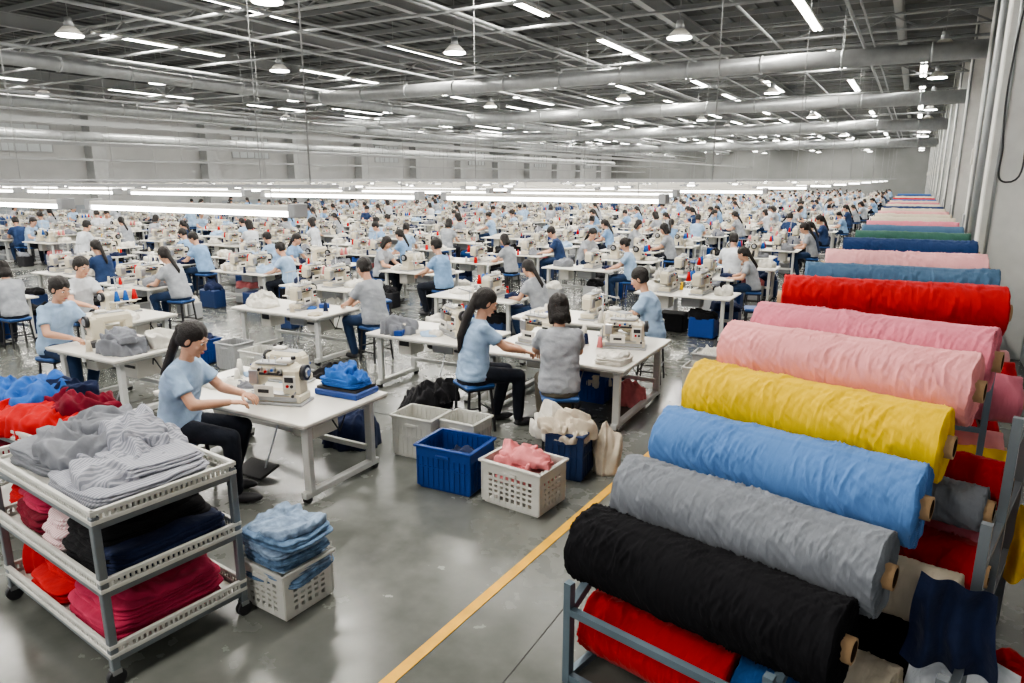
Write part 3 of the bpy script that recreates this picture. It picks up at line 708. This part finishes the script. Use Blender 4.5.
garments('garment_pile',[('F',RED,.25,-.0,.55,.60,.55,.16,6),('F',MAR,-.28,0,.55,.5,.55,.2,7),('F',RED,.2,0,.21,.7,.55,.2,7)],(-5.86,2.78,0))
BX,BY,BR=-3.36,2.93,math.radians(-4)
crate('plastic_basket',.42,.40,.34,WPL,(BX,BY,0),BR)
def jeans():
    b=MB();z=0;rnd=random.Random(5)
    for k in range(6):
        t=rnd.uniform(.040,.060)
        b.fold((rnd.uniform(-.03,.03),rnd.uniform(-.02,.02),z),(rnd.uniform(.40,.47),rnd.uniform(.37,.43),t),[DENIM,DENIM2,DENIM][k%3],k*3.1,3,rnd.uniform(-.2,.2),wav=.6);z+=t*1.1
    b.lump((0,0,z),(.42,.38,.05),DENIM2,4,.5,.4,nu=120,nv=76)
    b.obj('folded_jeans',(BX,BY,.22),BR)
jeans()
# bins beside the line
crate('plastic_crate',.56,.44,.42,BPL,(-3.40,5.00,0),.05,False)
garments('garment_pile',[(NAVY,0,0,.02,.46,.36,.28,.6,.3)],(-3.40,5.0,0),.05)
crate('laundry_basket',.60,.42,.40,WPL,(-2.68,4.98,0),-.10,True);garments('garment_pile',[(PNKC,0,0,.22,.54,.38,.24,.8,.42),(PNKC,.10,-.03,.40,.40,.28,.10,.8,.42),(PNKC,-.12,.04,.39,.34,.28,.09,.8,.42)],(-2.68,4.98,0),-.10)
crate('plastic_crate',.36,.34,.46,NPL,(-2.58,5.72,0),.1,False);garments('garment_pile',[(BEI,0,0,.38,.48,.42,.18,.8,.4),(WHC,-.24,.02,.34,.32,.34,.22,.8,.4),(BEI,-.1,-.1,.46,.3,.3,.12,.8,.4)],(-2.58,5.72,0))
garments('cloth_sack',[(BEI,0,0,0,.22,.24,.46,.8,.3)],(-2.30,5.95,0))
crate('storage_tote',.46,.36,.44,WPL,(-4.12,5.45,0),.05,False);crate('storage_tote',.40,.34,.42,WPL,(-3.68,5.60,0),0,False)
garments('garment_pile',[(BLK,0,0,0,.62,.46,.42,.75,.4),(BLK,.15,.05,.28,.42,.36,.18,.75,.4),(GRYC,.2,-.05,.0,.5,.5,.2,.8,.35)],(-4.65,6.25,0))
# ================================================================== near sewing stations
STM=stool_mesh();MM=[machine_mesh(i,i!=1) for i in range(4)]+[machine_mesh(7,False)]
def T(cx,cy,w,d,rz=0.):return place(table_mesh(w,d),'sewing_table',(cx,cy,0),rz)
def mach(x,y,rz=0.,i=0,sc=1.05):return place(MM[i],'sewing_machine',(x,y,.7605),rz,sc)
PS=1.16
def worker(x,y,face,s=PS,**k):
    me=person(**k);place(me,'garment_worker',(x,y,0),math.radians(face-90),s)
    place(STM,'stool',(x,y,0.005),math.radians(face-90),s*.945)
def supplies(cx,cy,w,d,seed,n=9):
    """thread cones, small boxes, scissors and cut pieces scattered on a table top"""
    rnd=random.Random(seed);b=MB()
    for i in range(n):
        x=rnd.uniform(-w/2,w/2);y=rnd.uniform(-d/2,d/2);t=rnd.random()
        if t<.45:
            m=rnd.choice([WHC,BEI,NAVY,PNKC,RED,YELC,BEI,WHC]);b.tube((x,y,0),(x,y,.012),.045,.045,MWHITE,14);b.tube((x,y,.012),(x,y,.14),.038,.020,m,14)
        elif t<.7: b.lump((x,y,0),(rnd.uniform(.15,.3),rnd.uniform(.12,.24),rnd.uniform(.02,.07)),rnd.choice([WHC,WHC,GRYC,BLU,SB,BEI]),seed+i,.7,.4,rz=rnd.uniform(0,3),nu=40,nv=20)
        elif t<.85: b.box((x,y,.035),(.16,.11,.07),rnd.choice([GPL,DARK,BPL]),.008,rz=rnd.uniform(0,3))
        else:
            b.bar((x,y,.006),(x+.12,y+.05,.006),.014,STEEL,.005);b.bar((x,y+.05,.006),(x+.12,y,.006),.014,STEEL,.005);b.tube((x-.03,y,.0),(x-.03,y,.012),.02,.02,DARK,10);b.tube((x-.03,y+.05,0),(x-.03,y+.05,.012),.02,.02,DARK,10)
    b.obj('sewing_supplies',(cx,cy,.761))
T(-5.17,4.47,2.0,1.08);mach(-4.86,4.30,math.radians(18),4,1.06)
worker(-5.34,3.62,30,shirt=SB,pant=PANT,hair='pony',lean=.18,twist=-.05,hyaw=-.1,hpitch=.45,rh=(.10,.42,.78),lh=(-.08,.46,.79))
b=MB();b.box((0,0,.03),(.50,.34,.06),BPL,.01);b.box((0,0,.07),(.46,.30,.03),DARK);b.obj('plastic_tray',(-4.50,4.80,.761),.05)
garments('folded_garments',[('F',BLU,0,0,0,.44,.29,.07,4),(BLU,.03,0,.06,.38,.27,.08,.6,.4),(BLU,-.06,.01,.11,.30,.22,.07,.7,.4)],(-4.50,4.80,.85))
garments('garment_piece',[(WHC,0,0,0,.4,.3,.05,.8,.4),(GRYC,.25,.1,0,.3,.2,.05,.8,.4)],(-5.75,4.4,.761))
mach(-5.30,4.84,math.radians(190),1,.9);supplies(-5.75,4.7,.5,.4,3,7);supplies(-5.1,4.9,.4,.15,4,3)
crate('storage_tote',.42,.34,.34,GPL,(-5.7,5.45,0),0,False);garments('garment_pile',[(NAVY,0,0,0,.6,.4,.42,.8,.35)],(-4.95,5.3,0))
T(-8.28,4.92,1.40,1.0);mach(-8.60,5.02,math.radians(-100),4)
worker(-9.30,4.72,8,shirt=SB,pant=PANTN,hair='bun',lean=.22,hpitch=.4)
garments('garment_pile',[(GRYC,0,0,0,.62,.44,.18,.8,.42),(GRYC,.1,-.05,.14,.4,.3,.12,.8,.42)],(-7.98,4.75,.761));garments('garment_piece',[(WHC,0,0,0,.3,.42,.16,.8,.42)],(-7.78,5.2,.761))
supplies(-8.3,4.7,.5,.4,6,5)
T(-8.35,7.85,1.85,.95);mach(-8.2,7.9,math.radians(100),2);garments('garment_piece',[(WHC,0,0,0,.5,.4,.12,.8,.42),(WHC,-.2,.1,0,.4,.4,.16,.8,.4)],(-8.85,7.7,.761))
supplies(-7.9,7.8,.6,.6,8,7)
worker(-6.98,8.15,172,shirt=SG,pant=PANTN,hair='short',lean=.2,hpitch=.35)
crate('plastic_crate',.60,.42,.38,BPL,(-9.35,6.75,0),0,False);garments('garment_pile',[(NAVY,0,0,.2,.5,.36,.26,.8,.35)],(-9.35,6.75,0));crate('storage_tote',.40,.34,.40,GPL,(-8.55,6.80,0),0,False);crate('plastic_crate',.6,.42,.36,BPL,(-7.1,6.35,0),0,False)
garments('garment_pile',[(BLU,0,0,.2,.5,.36,.22,.8,.35)],(-7.1,6.35,0))
garments('garment_pile',[(BLK,0,0,0,.6,.5,.40,.75,.35)],(-6.30,6.5,0));crate('storage_tote',.44,.36,.42,WPL,(-7.75,6.6,0),0,False)
worker(-11.3,6.15,5,shirt=SW,pant=PANT,hair='short',lean=.2,hpitch=.35)
T(-10.15,6.15,1.3,.9);mach(-10.3,6.2,math.radians(-90),3);garments('garment_piece',[(WHC,0,0,0,.4,.3,.1,.8,.4)],(-9.8,6.0,.761))
T(-5.30,7.45,1.66,1.0);mach(-5.05,7.45,math.radians(-30),3);garments('garment_piece',[(GRYC,0,0,0,.44,.36,.18,.8,.42)],(-5.75,7.2,.761));supplies(-5.4,7.3,1.2,.6,11,7)
T(-3.40,7.70,1.86,1.7);mach(-3.80,7.45,math.radians(-10),4);mach(-3.05,8.2,math.radians(150),2);mach(-2.85,7.85,math.radians(15),1,1.)
supplies(-3.5,8.0,1.2,.7,12,10)
worker(-4.02,6.30,58,shirt=SB,pant=PANT,hair='long',lean=.14,twist=-.1,hyaw=-.2,hpitch=.4,rh=(.16,.46,.76),lh=(-.1,.48,.76))
worker(-3.00,6.36,122,shirt=SG,pant=PANTK,hair='bob',lean=.12,twist=.1,hyaw=.2,hpitch=.4,rh=(.12,.46,.76),lh=(-.16,.46,.76))
garments('garment_piece',[(WHC,0,0,0,.5,.36,.06,.8,.42),(BEI,.1,.0,.03,.3,.26,.07,.8,.4)],(-3.45,7.05,.761));garments('garment_piece',[('F',WHC,0,0,0,.34,.38,.08,5),(WHC,0,0,.07,.32,.36,.05,.8,.4)],(-2.70,7.12,.761))
crate('plastic_crate',.45,.36,.40,BPL,(-3.3,8.0,0),0,False);garments('garment_pile',[(WHC,0,0,.2,.4,.3,.28,.8,.35),(PNKC,.5,0,0,.4,.3,.3,.8,.35)],(-3.3,8.0,0))
crate('storage_tote',.44,.36,.40,GPL,(-2.2,9.6,0),0,False);garments('garment_pile',[(WHC,0,0,.15,.4,.3,.32,.8,.35)],(-2.2,9.6,0));crate('storage_tote',.4,.34,.38,WPL,(-2.15,8.9,0),0,False)
worker(-2.92,9.15,190,shirt=SB,pant=PANT,hair='short',lean=.2,hpitch=.4)
T(-4.25,9.35,1.5,.9);mach(-3.9,9.4,math.radians(90),1);supplies(-4.4,9.3,.8,.5,14,6)
worker(-8.1,11.6,178,shirt=SB2,pant=PANT,hair='short',lean=.15,hpitch=.35)
# ------------------------------------------------------------------ mid and far field
var=[person(SB,PANT,'short',.2,vox=.022),person(SB2,PANT,'pony',.25,.1,vox=.022),person(SB,PANTN,'bun',.15,hpitch=.55,vox=.022),person(SW,PANT,'short',.25,vox=.022),
     person(SG,PANT,'bob',.2,vox=.022),person(SB2,PANTN,'short',.30,hyaw=.5,hpitch=.6,vox=.022),person(SN,PANT,'pony',.2,vox=.022),person(SN,PANTN,'short',.28,hpitch=.6,vox=.022),person(SG,PANTN,'pony',.3,-.15,-.3,.5,vox=.022),person(SW,PANTN,'bob',.12,.1,.3,.3,vox=.022)]
def station(seed):
    rnd=random.Random(seed);b=MB();w,d=1.7,.9
    b.box((0,0,.745),(w,d,.03),TOP,.006)
    for sx in(-1,1):
        for sy in(-1,1):b.box((sx*.72,sy*.33,.40),(.06,.05,.66),LEG)
        b.box((sx*.72,0,.06),(.06,.85,.05),LEG)
    b.box((0,.3,.25),(1.4,.04,.05),LEG);b.box((.1,0,.61),(.36,.22,.2),GPL,.02);b.box((-.4,0,.58),(.22,.3,.24),MWHITE,.01)
    def L_(x,y,z,sx,sy,sz,m,k):b.lump((x,y,z),(sx,sy,sz),m,seed+k,.8,.4,nu=30,nv=18)
    L_(rnd.uniform(-.6,-.45),rnd.uniform(-.1,.1),.76,.42,.4,rnd.uniform(.08,.18),rnd.choice([WHC,WHC,GRYC,BLU,NAVY,BEI,SB]),0)
    L_(.62,.1,.76,.3,.36,rnd.uniform(.06,.16),rnd.choice([WHC,NAVY,BLU,BLK]),3)
    for k in range(4):
        x=rnd.uniform(-.7,.7);y=rnd.uniform(.25,.4);b.tube((x,y,.76),(x,y,.9),.035,.02,rnd.choice([WHC,BEI,RED,NAVY,YELC]),8)
    m=rnd.choice([BPL,GPL,NPL,WPL]);b.box((.35,-.1,.19),(.45,.36,.36),m,.02);L_(.35,-.1,.34,.44,.36,.16,rnd.choice([WHC,NAVY,BLU,PNKC,BLK]),5)
    if seed%2:b.box((-.3,.2,.17),(.5,.4,.34),rnd.choice([BPL,NPL,BLK]),.02)
    b.box((-.45,-.62,.17),(.42,.3,.34),rnd.choice([NPL,DARK,GPL,WPL]),.02);L_(-.45,-.62,.32,.42,.3,.14,rnd.choice([NAVY,BLK,BLK,GRYC,WHC]),7)
    m=rnd.choice([BPL,NPL,GPL,DARK]);b.box((.55,.68,.2),(.5,.3,.4),m,.02);L_(.55,.68,.38,.5,.3,.16,rnd.choice([NAVY,BLU,WHC,BLK]),8)
    return b.mesh('sewing_table')
stn=[station(i) for i in range(8)]
rnd=random.Random(21)
def put(x,y):
    side=rnd.random();i=rnd.randrange(8)
    place(stn[i],'sewing_table',(x,y,0),rnd.choice([0,math.pi])+rnd.uniform(-.03,.03))
    if side<.62:
        mx,my,mr_=x+.25,y,math.radians(90);px,py,fc=x+1.16,y+rnd.uniform(-.1,.15),180
    elif side<.82:
        mx,my,mr_=x,y+.05,0;px,py,fc=x,y-.88,90
    else:
        mx,my,mr_=x-.25,y,math.radians(-90);px,py,fc=x-1.16,y,0
    place(MM[rnd.randrange(4)],'sewing_machine',(mx,my,.7605),mr_+rnd.uniform(-.1,.1),1.1)
    if rnd.random()<.6:place(MM[rnd.randrange(4)],'sewing_machine',(mx-.6*(1 if side<.82 else -1),my,.7605),mr_,1.08)
    s=rnd.uniform(1.04,1.16)
    if rnd.random()<.84:
        a=math.radians(fc-90+rnd.uniform(-18,18));place(var[rnd.choice([0,0,1,1,2,2,3,4,4,5,5,6,7,8,8,9])],'garment_worker',(px,py,0),a,s);place(STM,'stool',(px,py,.005),a,s*.945)
    else:place(STM,'stool',(px,py,.005),rnd.uniform(0,3),1.1)
for (x,y) in((-12.9,8.3),(-15.8,8.6),(-13.9,6.0),(-9.6,9.9),(-12.6,10.7),(-15.7,10.9),(-18.8,11),(-6.4,10.3),(-17.2,6.8)):put(x,y)
y=12.5;r=0
while y<104:
    x=-3.4-(r%2)*.3
    while x>-42 and x>-2.35*y-1:
        if not(y<12.6 and -9.2<x<-6.3): put(x+rnd.uniform(-.2,.2),y+rnd.uniform(-.15,.15))
        x-=2.95
    y+=2.2 if y<60 else 3.0;r+=1
# ------------------------------------------------------------------ world + camera
w=bpy.data.worlds.new('world');SC.world=w;w.use_nodes=True
w.node_tree.nodes['Background'].inputs[0].default_value=(.96,.96,.99,1);w.node_tree.nodes['Background'].inputs[1].default_value=.75
cam=bpy.data.cameras.new('camera');co=bpy.data.objects.new('camera',cam);COL.objects.link(co)
co.location=(0,0,2.75);co.rotation_euler=(math.radians(90-13.1),0,math.radians(29.3));cam.sensor_width=36;cam.lens=24.6;cam.clip_end=300
SC.camera=co
print('OBJS',len(bpy.data.objects))
